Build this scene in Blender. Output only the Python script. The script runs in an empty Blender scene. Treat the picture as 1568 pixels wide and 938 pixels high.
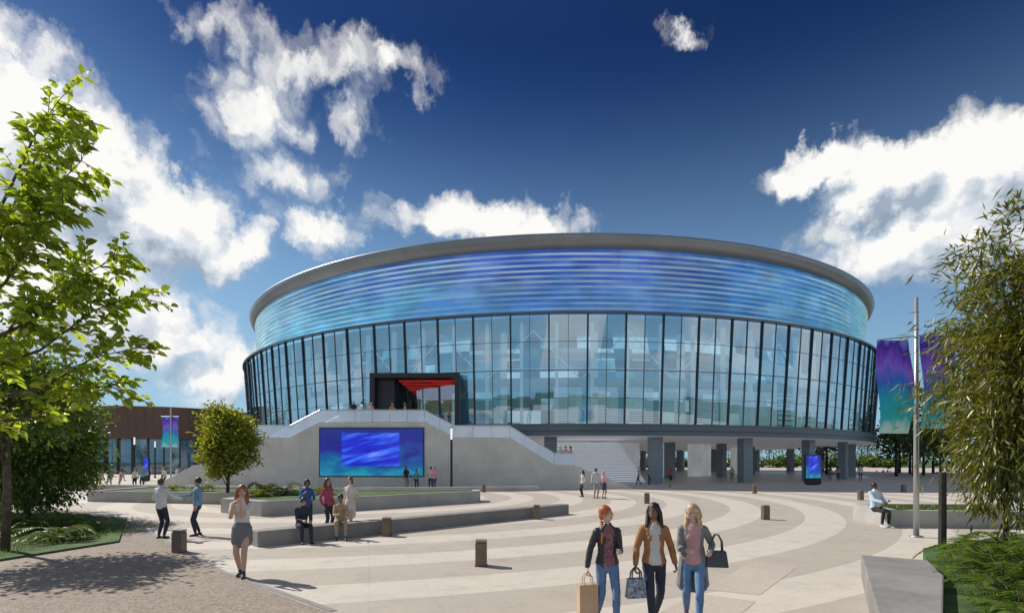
import bpy, math, random
import numpy as np
from mathutils import Vector, Matrix
from mathutils.bvhtree import BVHTree
from mathutils import noise as mnoise
R=math.radians
rnd=random.Random(7)
nr=np.random.RandomState(3)
sc=bpy.context.scene
COL=sc.collection
SUN_AZ=R(-62); SUN_EL=R(42)

# ------------------------------------------------------------------ helpers
def L(nt,a,b): nt.links.new(a,b)
def setin(nt,sock,v):
    if v is None: return
    if isinstance(v,(int,float)): sock.default_value=v
    elif isinstance(v,(tuple,list)): sock.default_value=v
    else: nt.links.new(v,sock)
def mth(nt,op,a,b=None,c=None,clamp=False):
    n=nt.nodes.new('ShaderNodeMath'); n.operation=op; n.use_clamp=clamp
    for i,v in enumerate((a,b,c)): setin(nt,n.inputs[i],v)
    return n.outputs[0]
def vm(nt,op,a,b=None,scale=None):
    n=nt.nodes.new('ShaderNodeVectorMath'); n.operation=op
    setin(nt,n.inputs[0],a); setin(nt,n.inputs[1],b)
    if scale is not None: setin(nt,n.inputs['Scale'],scale)
    return n.outputs['Value'] if op in('LENGTH','DOT_PRODUCT','DISTANCE') else n.outputs['Vector']
def mix(nt,f,a,b,mode='MIX'):
    n=nt.nodes.new('ShaderNodeMix'); n.data_type='RGBA'; n.blend_type=mode
    setin(nt,n.inputs[0],f)
    for i,v in ((6,a),(7,b)):
        if isinstance(v,(tuple,list)) and len(v)==3: v=(*v,1)
        setin(nt,n.inputs[i],v)
    return n.outputs[2]
def sstep(nt,v,a,b,o0=0.,o1=1.):
    n=nt.nodes.new('ShaderNodeMapRange'); n.interpolation_type='SMOOTHSTEP'
    setin(nt,n.inputs[0],v)
    for i,x in zip((1,2,3,4),(a,b,o0,o1)): n.inputs[i].default_value=x
    return n.outputs[0]
def ramp(nt,v,stops):
    n=nt.nodes.new('ShaderNodeValToRGB'); e=n.color_ramp.elements
    while len(e)<len(stops): e.new(.5)
    for k,(p,c) in zip(e,stops): k.position=p; k.color=(*c,1)
    setin(nt,n.inputs[0],v); return n.outputs[0]
def noise(nt,vec,scale,detail=3,rough=.5,out='Fac',dim='3D'):
    n=nt.nodes.new('ShaderNodeTexNoise'); n.noise_dimensions=dim; setin(nt,n.inputs['Vector'],vec)
    n.inputs['Scale'].default_value=scale; n.inputs['Detail'].default_value=detail
    n.inputs['Roughness'].default_value=rough
    return n.outputs[out]
def comb(nt,x,y,z=0.):
    n=nt.nodes.new('ShaderNodeCombineXYZ')
    for i,v in enumerate((x,y,z)): setin(nt,n.inputs[i],v)
    return n.outputs[0]
def sepx(nt,v):
    n=nt.nodes.new('ShaderNodeSeparateXYZ'); setin(nt,n.inputs[0],v); return n.outputs
def objco(nt):
    return nt.nodes.new('ShaderNodeTexCoord').outputs['Object']
def newmat(name):
    m=bpy.data.materials.new(name); m.use_nodes=True
    try: m.cycles.emission_sampling='NONE'
    except Exception: pass
    nt=m.node_tree; return m,nt,nt.nodes['Principled BSDF'],nt.nodes['Material Output']
_mc={}
def pm(name,col,rough=.6,metal=0.,var=.12,scale=2.,bump=0.,bscale=30.,emis=0.,spec=.5,bdist=.02):
    if name in _mc: return _mc[name]
    m,nt,b,o=newmat(name); co=objco(nt)
    f=noise(nt,co,scale,4,.6); f2=noise(nt,co,scale*11,3,.6)
    f=mth(nt,'ADD',mth(nt,'MULTIPLY',f,.7),mth(nt,'MULTIPLY',f2,.3))
    lo=tuple(c*(1-var*1.6) for c in col); hi=tuple(min(1,c*(1+var*1.6)) for c in col)
    c=mix(nt,sstep(nt,f,.3,.7),lo,hi); L(nt,c,b.inputs['Base Color'])
    b.inputs['Roughness'].default_value=rough; b.inputs['Metallic'].default_value=metal
    b.inputs['Specular IOR Level'].default_value=spec
    if bump:
        bn=nt.nodes.new('ShaderNodeBump'); bn.inputs['Strength'].default_value=bump
        bn.inputs['Distance'].default_value=bdist
        L(nt,noise(nt,co,bscale,4,.6),bn.inputs['Height']); L(nt,bn.outputs[0],b.inputs['Normal'])
    if emis:
        L(nt,c,b.inputs['Emission Color']); b.inputs['Emission Strength'].default_value=emis
    _mc[name]=m; return m

class MB:
    def __init__(s): s.v=[];s.f=[];s.m=[]
    def add(s,vs,fs,mi=0):
        o=len(s.v); s.v.extend([tuple(v) for v in vs])
        for f in fs: s.f.append(tuple(i+o for i in f)); s.m.append(mi)
    def box(s,x0,x1,y0,y1,z0,z1,mi=0):
        s.prism([(x0,y0),(x1,y0),(x1,y1),(x0,y1)],z0,z1,mi)
    def prism(s,poly,z0,z1,mi=0,mtop=None):
        a=sum(poly[i][0]*poly[(i+1)%len(poly)][1]-poly[(i+1)%len(poly)][0]*poly[i][1] for i in range(len(poly)))
        if a<0: poly=poly[::-1]
        n=len(poly)
        vs=[(x,y,z0) for x,y in poly]+[(x,y,z1) for x,y in poly]
        s.add(vs,[tuple(range(n))[::-1]]+[(i,(i+1)%n,n+(i+1)%n,n+i) for i in range(n)]+[tuple(range(n,2*n))],mi)
        if mtop is not None: s.m[-1]=mtop
    def xprism(s,prof,y0,y1,mi=0):   # profile in x,z extruded along y
        a=sum(prof[i][0]*prof[(i+1)%len(prof)][1]-prof[(i+1)%len(prof)][0]*prof[i][1] for i in range(len(prof)))
        if a<0: prof=prof[::-1]
        n=len(prof); vs=[(x,y0,z) for x,z in prof]+[(x,y1,z) for x,z in prof]
        s.add(vs,[tuple(range(n)),tuple(range(n,2*n))[::-1]]+[(i,n+i,n+(i+1)%n,(i+1)%n) for i in range(n)],mi)
    def obox(s,cx,cy,ang,hx,hy,z0,z1,mi=0):
        c,sn=math.cos(ang),math.sin(ang)
        s.prism([(cx+c*a-sn*b,cy+sn*a+c*b) for a,b in((-hx,-hy),(hx,-hy),(hx,hy),(-hx,hy))],z0,z1,mi)
    def hexa(s,p,mi=0): # 8 pts: bottom4 ccw, top4 ccw
        s.add(p,[(3,2,1,0),(4,5,6,7),(0,1,5,4),(1,2,6,5),(2,3,7,6),(3,0,4,7)],mi)
    def revolve(s,cx,cy,prof,a0,a1,n,mi=0,mlist=None):
        full=abs((a1-a0)-2*math.pi)<1e-4; m=len(prof); vs=[]
        cols=n if full else n+1
        for i in range(cols):
            a=a0+(a1-a0)*i/n
            for r,z in prof: vs.append((cx+r*math.sin(a),cy-r*math.cos(a),z))
        o=len(s.v); s.v.extend(vs)
        for i in range(n):
            i2=(i+1)%cols
            for j in range(m-1):
                s.f.append((o+i*m+j,o+i2*m+j,o+i2*m+j+1,o+i*m+j+1)); s.m.append(mlist[j%len(mlist)] if mlist else mi)
    def tube(s,pts,rad,mi=0,n=8):
        pts=[Vector(p) for p in pts]; vs=[];k=len(pts)
        for i,p in enumerate(pts):
            t=(pts[min(i+1,k-1)]-pts[max(i-1,0)]).normalized()
            a=t.cross(Vector((0.13,1,0.21))).normalized(); b=t.cross(a)
            r=rad[i] if isinstance(rad,(list,tuple)) else rad
            for j in range(n):
                th=2*math.pi*j/n; vs.append(p+a*r*math.cos(th)+b*r*math.sin(th))
        fs=[(i*n+j,i*n+(j+1)%n,(i+1)*n+(j+1)%n,(i+1)*n+j) for i in range(k-1) for j in range(n)]
        fs+= [tuple(range(n))[::-1],tuple(range((k-1)*n,k*n))]
        s.add(vs,fs,mi)
    def obj(s,name,mats,parent=None,smooth=False,bevel=0.):
        me=bpy.data.meshes.new(name); me.from_pydata(s.v,[],s.f)
        for m in mats: me.materials.append(m)
        me.polygons.foreach_set('material_index',s.m)
        if smooth: me.polygons.foreach_set('use_smooth',[True]*len(s.f))
        me.update(); ob=bpy.data.objects.new(name,me); COL.objects.link(ob)
        if parent: ob.parent=parent
        if bevel:
            b=ob.modifiers.new('b','BEVEL'); b.width=bevel; b.segments=2; b.limit_method='ANGLE'; b.angle_limit=R(40)
        return ob
def group(name):
    e=bpy.data.objects.new(name,None); COL.objects.link(e); return e

# ------------------------------------------------------------------ world
w=bpy.data.worlds.new("World"); sc.world=w; w.use_nodes=True
try:
    w.cycles.sampling_method='NONE'
except Exception: pass
nt=w.node_tree; bg=nt.nodes['Background']
sky=nt.nodes.new('ShaderNodeTexSky'); sky.sky_type='NISHITA'; sky.sun_disc=False
sky.sun_elevation=SUN_EL; sky.sun_rotation=SUN_AZ; sky.air_density=1.0; sky.dust_density=.6; sky.ozone_density=2.0
dirv=nt.nodes.new('ShaderNodeTexCoord').outputs['Generated']
sx,sy,sz=sepx(nt,dirv)
az=mth(nt,'ARCTAN2',sx,sy); el=mth(nt,'ARCSINE',sz)
# cumulus clouds: azimuth / elevation of each puff centre and its angular radii
def cl(px,py,rx,ry,wt=1.):
    t=(px-784)/814; a=math.atan(t); e=math.atan((705-py)/814*math.cos(a))
    return (a,e,rx/814*math.cos(a)**2,ry/814*math.cos(a)*math.cos(e)**2,wt)
blobs=[cl(0,180,200,170,1.6),cl(120,270,160,140,1.6),cl(235,335,150,100,1.5),cl(335,380,95,60,1.1),cl(60,440,330,150,1.1),
 cl(400,165,85,95,.55),cl(480,100,130,40,.42),cl(600,108,70,28,.45),cl(538,180,28,60,.38),cl(430,265,90,40,.38),
 cl(485,350,90,40,.7),cl(745,345,165,42,1.0),
 cl(1240,262,80,48,1.3),cl(1350,275,140,68,1.5),cl(1520,265,210,100,1.6),cl(1430,355,240,80,.9),
 cl(1047,50,28,17,.33),cl(330,40,60,30,.30),
 cl(230,525,150,60,.8),cl(360,570,150,60,.7)]
g=bpy.data.node_groups.new('cloud_density','ShaderNodeTree')
g.interface.new_socket('P',in_out='INPUT',socket_type='NodeSocketVector')
g.interface.new_socket('D',in_out='OUTPUT',socket_type='NodeSocketFloat')
gi=g.nodes.new('NodeGroupInput'); go=g.nodes.new('NodeGroupOutput')
P=gi.outputs[0]
n1=vm(g,'SCALE',vm(g,'SUBTRACT',noise(g,P,8,1,.5,'Color','2D'),(.5,.5,.5)),scale=.08)
n2=vm(g,'SCALE',vm(g,'SUBTRACT',noise(g,P,24,4,.66,'Color','2D'),(.5,.5,.5)),scale=.056)
PW=vm(g,'MULTIPLY',vm(g,'ADD',P,vm(g,'ADD',n1,n2)),(1,1,0))
D=None
for a,e,ra,re,wt in blobs:
    d=vm(g,'LENGTH',vm(g,'MULTIPLY',vm(g,'SUBTRACT',PW,(a,e,0)),(1/ra,1/re,0)))
    q=mth(g,'MULTIPLY_ADD',d,-wt,wt)
    D=q if D is None else mth(g,'SMOOTH_MAX',D,q,.12)
vo=g.nodes.new('ShaderNodeTexVoronoi'); vo.voronoi_dimensions='2D'; L(g,PW,vo.inputs['Vector'])
vo.inputs['Scale'].default_value=24; vo.inputs['Detail'].default_value=1
D=mth(g,'ADD',D,mth(g,'MULTIPLY_ADD',vo.outputs['Distance'],-.30,.15))
L(g,D,go.inputs[0])
Pv=comb(nt,az,el,0.)
def cg(p):
    n=nt.nodes.new('ShaderNodeGroup'); n.node_tree=g; setin(nt,n.inputs[0],p); return n.outputs[0]
D0=cg(Pv); D1=cg(vm(nt,'ADD',Pv,(-.022,.036,0)))
alpha=sstep(nt,D0,-.18,.48)
shade=mth(nt,'MULTIPLY_ADD',mth(nt,'SUBTRACT',D0,D1),1.35,.78,clamp=True)
ccol=ramp(nt,shade,[(0.,(.38,.46,.56)),(.4,(.60,.67,.76)),(.75,(.82,.855,.90)),(1.,(1.03,1.02,.99))])
gc=sstep(nt,noise(nt,dirv,3.4,4,.6),.48,.61)
gc=mth(nt,'MULTIPLY',gc,sstep(nt,sy,.25,-.1))
gc=mth(nt,'MULTIPLY',gc,sstep(nt,sz,-.02,.08))
base=vm(nt,'MULTIPLY',sky.outputs[0],(.62,.80,1.0))
tint=ramp(nt,sz,[(0.,(1.0,1.0,1.0)),(.12,(.72,.82,.92)),(.30,(.43,.62,.78)),(.52,(.20,.32,.48)),(.62,(.12,.21,.36)),(1.,(.3,.36,.5))])
base=mix(nt,1.,base,tint,'MULTIPLY')
hz=mth(nt,'MULTIPLY',sstep(nt,sz,.60,.0),sstep(nt,az,.75,-.75,.68,1.0))
base=mix(nt,hz,base,(3.6,5.9,7.6,1))
c10=vm(nt,'SCALE',ccol,scale=9.5)
out=mix(nt,alpha,base,c10)
out=mix(nt,gc,out,(8.6,8.8,9.0,1))
L(nt,out,bg.inputs['Color']); bg.inputs['Strength'].default_value=.1

sl=bpy.data.lights.new('sun','SUN'); sl.energy=4.9; sl.angle=R(.5); sl.color=(1,.95,.87)
so=bpy.data.objects.new('sun',sl); COL.objects.link(so)
sd=Vector((math.sin(SUN_AZ)*math.cos(SUN_EL),math.cos(SUN_AZ)*math.cos(SUN_EL),math.sin(SUN_EL)))
so.rotation_euler=(-sd).to_track_quat('-Z','Y').to_euler(); so.location=(-40,30,60)

cam=bpy.data.cameras.new('camera'); co_=bpy.data.objects.new('camera',cam); COL.objects.link(co_)
co_.location=(0,0,2.25); co_.rotation_euler=(R(90),0,0)
cam.sensor_width=36; cam.lens=18.69; cam.shift_y=.1505; cam.clip_end=6000; cam.clip_start=.05
sc.camera=co_
sc.view_settings.view_transform='Standard'; sc.view_settings.look='None'; sc.view_settings.exposure=0

# ------------------------------------------------------------------ materials
conc=pm('concrete',(.38,.365,.34),.75,var=.10,scale=.7,bump=.15)
conc_l=pm('concrete_light',(.58,.555,.515),.7,var=.08,scale=.6,bump=.1)
conc_d=pm('concrete_dark',(.24,.225,.21),.75,var=.14,scale=.9,bump=.2)
dark=pm('dark_metal',(.03,.033,.038),.35,.6,var=.1)
fascia=pm('fascia_metal',(.10,.125,.15),.35,.5,var=.05,scale=.3)
steel=pm('steel',(.45,.46,.47),.35,.7,var=.05)
white=pm('white_paint',(.78,.78,.77),.5,var=.04)
roofm=pm('roof_metal',(.24,.25,.265),.38,.5,var=.06,scale=.3)

def glass(name,tint,base=.13,rough=.015,ior=1.6):
    m,nt,b,o=newmat(name); nt.nodes.remove(b)
    tr=nt.nodes.new('ShaderNodeBsdfTransparent'); tr.inputs[0].default_value=(*tint,1)
    gl=nt.nodes.new('ShaderNodeBsdfGlossy'); gl.inputs['Roughness'].default_value=rough
    gl.inputs['Color'].default_value=(.78,.93,1,1)
    fr=nt.nodes.new('ShaderNodeFresnel'); fr.inputs[0].default_value=ior
    f=mth(nt,'ADD',fr.outputs[0],base,clamp=True)
    mx=nt.nodes.new('ShaderNodeMixShader'); L(nt,f,mx.inputs[0]); L(nt,tr.outputs[0],mx.inputs[1]); L(nt,gl.outputs[0],mx.inputs[2])
    L(nt,mx.outputs[0],o.inputs[0]); return m
gl_fac=glass('facade_glass',(.56,.79,.90),.29)

# ------------------------------------------------------------------ ground
def paving():
    m,nt,b,o=newmat('plaza_paving'); co=objco(nt)
    x,y,z=sepx(nt,co)
    p=vm(nt,'SUBTRACT',co,(-8.75,32.2,0.)); r=vm(nt,'LENGTH',vm(nt,'MULTIPLY',p,(1,1,0)))
    px_,py_,_=sepx(nt,p)
    fr=mth(nt,'FRACT',mth(nt,'DIVIDE',r,2.9))
    band=mth(nt,'MULTIPLY',sstep(nt,fr,.0,.006),sstep(nt,fr,.46,.466,1.,0.))
    n1=noise(nt,co,.35,5,.65); n2=noise(nt,co,14,4,.7); n3=noise(nt,co,120,2,.6)
    a=mix(nt,n1,(.405,.35,.293),(.49,.43,.36)); c=mix(nt,n1,(.53,.47,.40),(.63,.565,.485))
    col=mix(nt,band,a,c)
    st=sstep(nt,noise(nt,co,1.3,5,.75),.45,.75,1.,.84)
    col=vm(nt,'SCALE',col,scale=st)
    sp=mth(nt,'MULTIPLY_ADD',n2,.30,.85); col=vm(nt,'SCALE',col,scale=sp)
    sp2=mth(nt,'MULTIPLY_ADD',n3,.36,.82); col=vm(nt,'SCALE',col,scale=sp2)
    j=mth(nt,'PINGPONG',r,.483); j1=sstep(nt,j,.0,.012,.84,1.)
    an=mth(nt,'ARCTAN2',px_,py_); j2=sstep(nt,mth(nt,'PINGPONG',mth(nt,'MULTIPLY',an,24.),.5),.0,.012,.84,1.)
    col=vm(nt,'SCALE',col,scale=mth(nt,'MULTIPLY',j1,j2))
    L(nt,col,b.inputs['Base Color'])
    L(nt,mth(nt,'MULTIPLY_ADD',n1,.3,.55),b.inputs['Roughness'])
    bn=nt.nodes.new('ShaderNodeBump'); bn.inputs['Strength'].default_value=.2; bn.inputs['Distance'].default_value=.01
    L(nt,n3,bn.inputs['Height']); L(nt,bn.outputs[0],b.inputs['Normal']); return m
def aggregate(name,c1,c2):
    m,nt,b,o=newmat(name); co=objco(nt)
    vo=nt.nodes.new('ShaderNodeTexVoronoi'); L(nt,co,vo.inputs['Vector']); vo.inputs['Scale'].default_value=38
    n=noise(nt,co,.5,4,.6); f=sepx(nt,vo.outputs['Color'])[0]
    col=mix(nt,f,c1,c2); col=vm(nt,'SCALE',col,scale=mth(nt,'MULTIPLY_ADD',n,.5,.75))
    L(nt,col,b.inputs['Base Color']); b.inputs['Roughness'].default_value=.85
    bn=nt.nodes.new('ShaderNodeBump'); bn.inputs['Strength'].default_value=.35; bn.inputs['Distance'].default_value=.01
    L(nt,vo.outputs['Distance'],bn.inputs['Height']); L(nt,bn.outputs[0],b.inputs['Normal']); return m
pav=paving()
agg=aggregate('aggregate_paving',(.17,.13,.10),(.38,.31,.25))
grassm=pm('grass',(.06,.11,.025),.9,var=.35,scale=2.,bump=.6,bscale=80)
m=MB(); m.add([(-3000,-600,0),(3000,-600,0),(3000,5000,0),(-3000,5000,0)],[(0,1,2,3)]); m.obj('ground',[grassm])
m=MB(); m.add([(-130,-160,.004),(130,-160,.004),(130,230,.004),(-130,230,.004)],[(0,1,2,3)]); m.obj('plaza_pavement',[pav])
m=MB(); m.add([(2.9,2.,.008),(-2.7,7.86,.008),(-5.8,10.6,.008),(-14.1,19.5,.008),(-24,27.,.008),(-60,30,.008),(-60,-20,.008),(2.9,-20,.008)],[(0,1,2,3,4,5,6,7)])
m.obj('aggregate_path',[agg])
m=MB(); m.add([(-2.7,7.9,.012),(-2.62,7.98,.012),(-5.74,10.72,.012),(-5.8,10.62,.012)],[(0,1,2,3)]);m.add([(-5.8,10.62,.012),(-5.74,10.72,.012),(-14.0,19.62,.012),(-14.1,19.5,.012)],[(0,1,2,3)]); m.obj('paving_joint',[conc_d])
m=MB()
m.add([(4.15,8.9,.008),(6.0,11.2,.008),(5.4,11.9,.008),(3.3,9.3,.008)],[(0,1,2,3)])
m.add([(2.9,7.2,.008),(3.9,8.5,.008),(3.1,9.0,.008),(2.2,7.9,.008)],[(0,1,2,3)])
m.obj('paving_panel',[aggregate('paving_panel',(.42,.36,.30),(.52,.45,.385))])

# ------------------------------------------------------------------ arena
CX,CY=7.0,100.4
def pt(r,a,z): return (CX+r*math.sin(a),CY-r*math.cos(a),z)
TAU=2*math.pi
arena=group('arena_building')
m=MB(); m.revolve(CX,CY,[(50.2,.008),(0.01,.008)],0,TAU,90); m.obj('arena_floor',[pm('arena_floor',(.44,.42,.39),.35,var=.1,scale=.4)],arena)
m=MB(); m.revolve(CX,CY,[(0.01,4.6),(50.9,4.6),(50.9,5.5),(49.5,5.56),(0.01,5.56)],0,TAU,180,0,[1,0,0,2]); m.obj('first_floor_slab',[fascia,pm('soffit',(.66,.66,.68),.6,var=.04,emis=.12),conc_l],arena)  # soffit has added emission to brighten the undercroft, no lamps there
m=MB(); m.revolve(CX,CY,[(50.92,5.02),(50.96,5.02),(50.96,5.06),(50.92,5.06)],0,TAU,180); m.obj('fascia_joint',[dark],arena)
ZB,ZT=5.56,15.9
NB=90
m=MB()
for i in range(NB):
    a0=TAU*i/NB; a1=TAU*(i+1)/NB
    for h0,h1 in((0,.5),(.5,1)):
        b0=a0+(a1-a0)*h0; b1=a0+(a1-a0)*h1; q=[(rnd.random()-.5)*.05 for _ in range(4)]
        m.add([pt(50.66+q[0],b0,ZB),pt(50.66+q[1],b1,ZB),pt(51.36+q[2],b1,ZT),pt(51.36+q[3],b0,ZT)],[(0,1,2,3)])
m.obj('facade_glazing',[gl_fac],arena)
m=MB()
for i in range(NB):
    a=TAU*i/NB; da=.068/51
    m.hexa([pt(50.56,a-da,ZB),pt(50.78,a-da,ZB),pt(50.78,a+da,ZB),pt(50.56,a+da,ZB),pt(51.28,a-da,ZT),pt(51.52,a-da,ZT),pt(51.52,a+da,ZT),pt(51.28,a+da,ZT)],0)
m.obj('mullions',[dark],arena)
m=MB()
for i in range(NB):
    a=TAU*(i+.5)/NB; da=.02/51
    m.hexa([pt(50.62,a-da,ZB),pt(50.76,a-da,ZB),pt(50.76,a+da,ZB),pt(50.62,a+da,ZB),pt(51.30,a-da,ZT),pt(51.44,a-da,ZT),pt(51.44,a+da,ZT),pt(51.30,a+da,ZT)],0)
for z,h,q in((ZT,.10,.30),(13.3,.02,.05),(10.7,.035,.06),(8.1,.02,.05),(ZB+.06,.1,.16)):
    r=50.66+.70*(z-ZB)/(ZT-ZB); m.revolve(CX,CY,[(r-q,z-h),(r+q,z-h),(r+q,z+h),(r-q,z+h),(r-q,z-h)],0,TAU,NB*2)
m.obj('transoms',[fascia],arena)
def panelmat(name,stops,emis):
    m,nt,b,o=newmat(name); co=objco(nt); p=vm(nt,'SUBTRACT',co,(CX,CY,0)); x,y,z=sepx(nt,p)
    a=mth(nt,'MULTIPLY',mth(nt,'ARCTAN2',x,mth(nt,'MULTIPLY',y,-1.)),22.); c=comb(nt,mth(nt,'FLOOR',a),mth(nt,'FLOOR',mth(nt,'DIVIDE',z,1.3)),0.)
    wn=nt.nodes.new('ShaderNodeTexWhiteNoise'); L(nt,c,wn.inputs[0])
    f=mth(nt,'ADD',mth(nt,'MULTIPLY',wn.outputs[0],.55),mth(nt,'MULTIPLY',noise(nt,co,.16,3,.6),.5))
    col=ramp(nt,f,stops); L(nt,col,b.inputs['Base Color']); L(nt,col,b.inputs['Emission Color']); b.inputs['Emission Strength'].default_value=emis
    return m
iw=panelmat('concourse_wall',[(0.,(.005,.025,.06)),(.35,(.01,.06,.13)),(.55,(.03,.16,.27)),(.66,(.10,.34,.46)),(.74,(.55,.72,.80)),(.86,(.9,.92,.95)),(1.,(.9,.9,.9))],.55)  # panels have added emission standing in for light inside the drum
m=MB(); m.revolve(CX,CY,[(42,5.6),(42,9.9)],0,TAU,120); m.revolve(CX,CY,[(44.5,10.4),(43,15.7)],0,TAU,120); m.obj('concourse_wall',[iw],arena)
inw=pm('interior_white',(.66,.76,.84),.5,var=.05,scale=.5,emis=.22)  # small added glow brightens truss and ramps, not a light fitting
m=MB(); m.revolve(CX,CY,[(40,9.9),(48.3,9.9),(48.3,10.4),(40,10.4)],0,TAU,120); m.revolve(CX,CY,[(38,15.65),(50.9,15.65)],0,TAU,120)
m.revolve(CX,CY,[(46.0,12.9),(46.8,12.9),(46.8,13.15),(43,13.15)],R(-80),R(20),60)
m.obj('concourse_floor',[pm('interior_slab',(.25,.36,.46),.5,var=.05,scale=.5,emis=.12)],arena)  # floor and ceiling given faint emission in place of interior light
m=MB()
for i in range(NB):
    a=TAU*(i+.22)/NB; x,y,_=pt(49.0,a,0); m.obox(x,y,a,.14,.2,5.6,15.6,0)
    if i%3==0:
        x,y,_=pt(45.2,TAU*(i+.5)/NB,0); m.obox(x,y,a,.3,.3,5.6,15.6,0)
m.obj('facade_columns',[pm('column_grey',(.46,.54,.60),.5,var=.05,emis=.34)],arena)  # columns emit slightly, added because they stand backlit and dark
m=MB()
for i in range(0,NB,3):
    a=TAU*i/NB; b=TAU*(i+1.5)/NB; c=TAU*(i+3)/NB
    m.tube([pt(46.5,a,10.5),pt(46.5,b,15.5)],.07,0,6); m.tube([pt(46.5,b,15.5),pt(46.5,c,10.5)],.07,0,6)
    m.tube([pt(47.5,a,11.45),pt(47.5,c,11.45)],.05,0,6)
m.obj('roof_truss',[inw],arena)
m=MB()
for i in range(-1,9):
    for k in range(20):
        if i>5 and k%3==0: continue
        z=5.9+k*.17; a0=TAU*(i+.12)/NB; a1=TAU*(i+.9)/NB
        r=49.75
        m.hexa([pt(r,a0,z),pt(r,a1,z),pt(r-.06,a1,z),pt(r-.06,a0,z),pt(r,a0,z+.09),pt(r,a1,z+.09),pt(r-.06,a1,z+.09),pt(r-.06,a0,z+.09)])
m.obj('window_blinds',[pm('blind_white',(.75,.8,.82),.5,var=.04,emis=.28)],arena)  # slats brightened by added emission
m=MB()
for a0,a1,z0,z1,rr in((20,62,12.6,8.6,47.2),(30,70,7.6,9.6,47.8),(-75,-30,7.2,9.5,47.5),(-60,-35,13,11.2,47)):
    n=40; vs=[];
    for i in range(n+1):
        a=R(a0+(a1-a0)*i/n); z=z0+(z1-z0)*(i/n)
        vs+= [pt(rr,a,z),pt(rr,a,z+1.1),pt(rr-2.2,a,z+.1)]
    fs=[]
    for i in range(n): fs+= [(3*i,3*i+3,3*i+4,3*i+1),(3*i,3*i+2,3*i+5,3*i+3)]
    m.add(vs,fs)
m.obj('interior_ramp',[inw],arena)
def bandmat(name,k):
    m,nt,b,o=newmat(name); co=objco(nt); p=vm(nt,'SUBTRACT',co,(CX,CY,0)); x,y,z=sepx(nt,p)
    a=mth(nt,'ARCTAN2',x,mth(nt,'MULTIPLY',y,-1.))
    v=mth(nt,'DIVIDE',mth(nt,'SUBTRACT',z,15.9),6.4)
    row=mth(nt,'FLOOR',mth(nt,'DIVIDE',mth(nt,'SUBTRACT',z,15.69),6.6/13))
    c=comb(nt,mth(nt,'FLOOR',mth(nt,'MULTIPLY',a,30.)),mth(nt,'FLOOR',mth(nt,'DIVIDE',row,3.)),0.)
    wn=nt.nodes.new('ShaderNodeTexWhiteNoise'); L(nt,c,wn.inputs[0])
    nn=noise(nt,comb(nt,mth(nt,'MULTIPLY',a,5.),mth(nt,'MULTIPLY',v,.8),0.),1.6,2,.5)
    t=mth(nt,'MULTIPLY_ADD',a,1/3.6,.5)
    t=mth(nt,'ADD',t,mth(nt,'MULTIPLY_ADD',nn,.16,-.08)); t=mth(nt,'ADD',t,mth(nt,'MULTIPLY_ADD',wn.outputs[0],.05,-.025))
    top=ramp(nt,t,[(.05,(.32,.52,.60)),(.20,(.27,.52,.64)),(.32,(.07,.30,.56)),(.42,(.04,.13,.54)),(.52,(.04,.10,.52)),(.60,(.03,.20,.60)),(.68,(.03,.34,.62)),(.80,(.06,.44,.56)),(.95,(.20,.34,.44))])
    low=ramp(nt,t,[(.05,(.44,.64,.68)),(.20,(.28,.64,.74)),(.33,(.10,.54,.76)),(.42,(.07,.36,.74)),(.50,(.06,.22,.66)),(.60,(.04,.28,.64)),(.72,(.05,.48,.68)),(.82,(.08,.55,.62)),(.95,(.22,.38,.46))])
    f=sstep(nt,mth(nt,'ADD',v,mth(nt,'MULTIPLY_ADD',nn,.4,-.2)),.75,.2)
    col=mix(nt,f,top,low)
    wr=noise(nt,comb(nt,mth(nt,'MULTIPLY',a,2.4),mth(nt,'MULTIPLY',row,1.7),0.),2.2,2,.6)
    col=mix(nt,sstep(nt,wr,.44,.72,.04,.34),col,(.42,.70,.84))
    pv=noise(nt,comb(nt,mth(nt,'MULTIPLY',a,7.),mth(nt,'MULTIPLY',v,1.2),3.),1.5,3,.55)
    col=vm(nt,'SCALE',col,scale=sstep(nt,mth(nt,'ADD',pv,mth(nt,'MULTIPLY_ADD',wn.outputs[0],.10,-.05)),.35,.65,.78,1.22))
    kk=noise(nt,comb(nt,mth(nt,'MULTIPLY',a,4.),mth(nt,'MULTIPLY',row,2.3),7.),1.8,2,.6)
    col=mix(nt,mth(nt,'MULTIPLY',sstep(nt,kk,.32,.68,.45,1.25),k),col,(.60,.82,.92))
    L(nt,col,b.inputs['Base Color']); L(nt,col,b.inputs['Emission Color']); b.inputs['Emission Strength'].default_value=.25  # added glow lifts the band where its front lies in shade
    b.inputs['Roughness'].default_value=.25; b.inputs['Metallic'].default_value=.3; return m
NL=13; prof=[]
for k in range(NL):
    z=15.7+k*(6.6/NL); r=49.45+.5*k/NL
    prof+= [(r,z),(r+.14,z+.16)]
prof+=[(49.98,22.3)]
m=MB(); m.revolve(CX,CY,prof,0,TAU,240,0,[1,0]); m.obj('louvre_band',[bandmat('glow_lifted_louvres',0.),bandmat('glow_lifted_louvre_edge',.55)],arena)  # both louvre materials carry the added glow
m=MB(); m.revolve(CX,CY,[(49.9,22.28),(50.25,22.35),(50.6,22.9),(50.8,23.4),(50.75,23.52),(50.5,23.6),(49.0,23.75),(40,24.1),(20,24.6),(.01,24.8)],0,TAU,200); m.obj('roof',[roofm],arena,True)
m=MB()
for i in range(29):
    a=R(8.6)+i*TAU/29; x,y,_=pt(48.2,a,0); m.obox(x,y,a,.62,.45,.0,4.6,0)
for i in range(22):
    a=i*TAU/22+.1; x,y,_=pt(35,a,0); m.obox(x,y,a,.5,.5,0,4.6,0)
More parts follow.
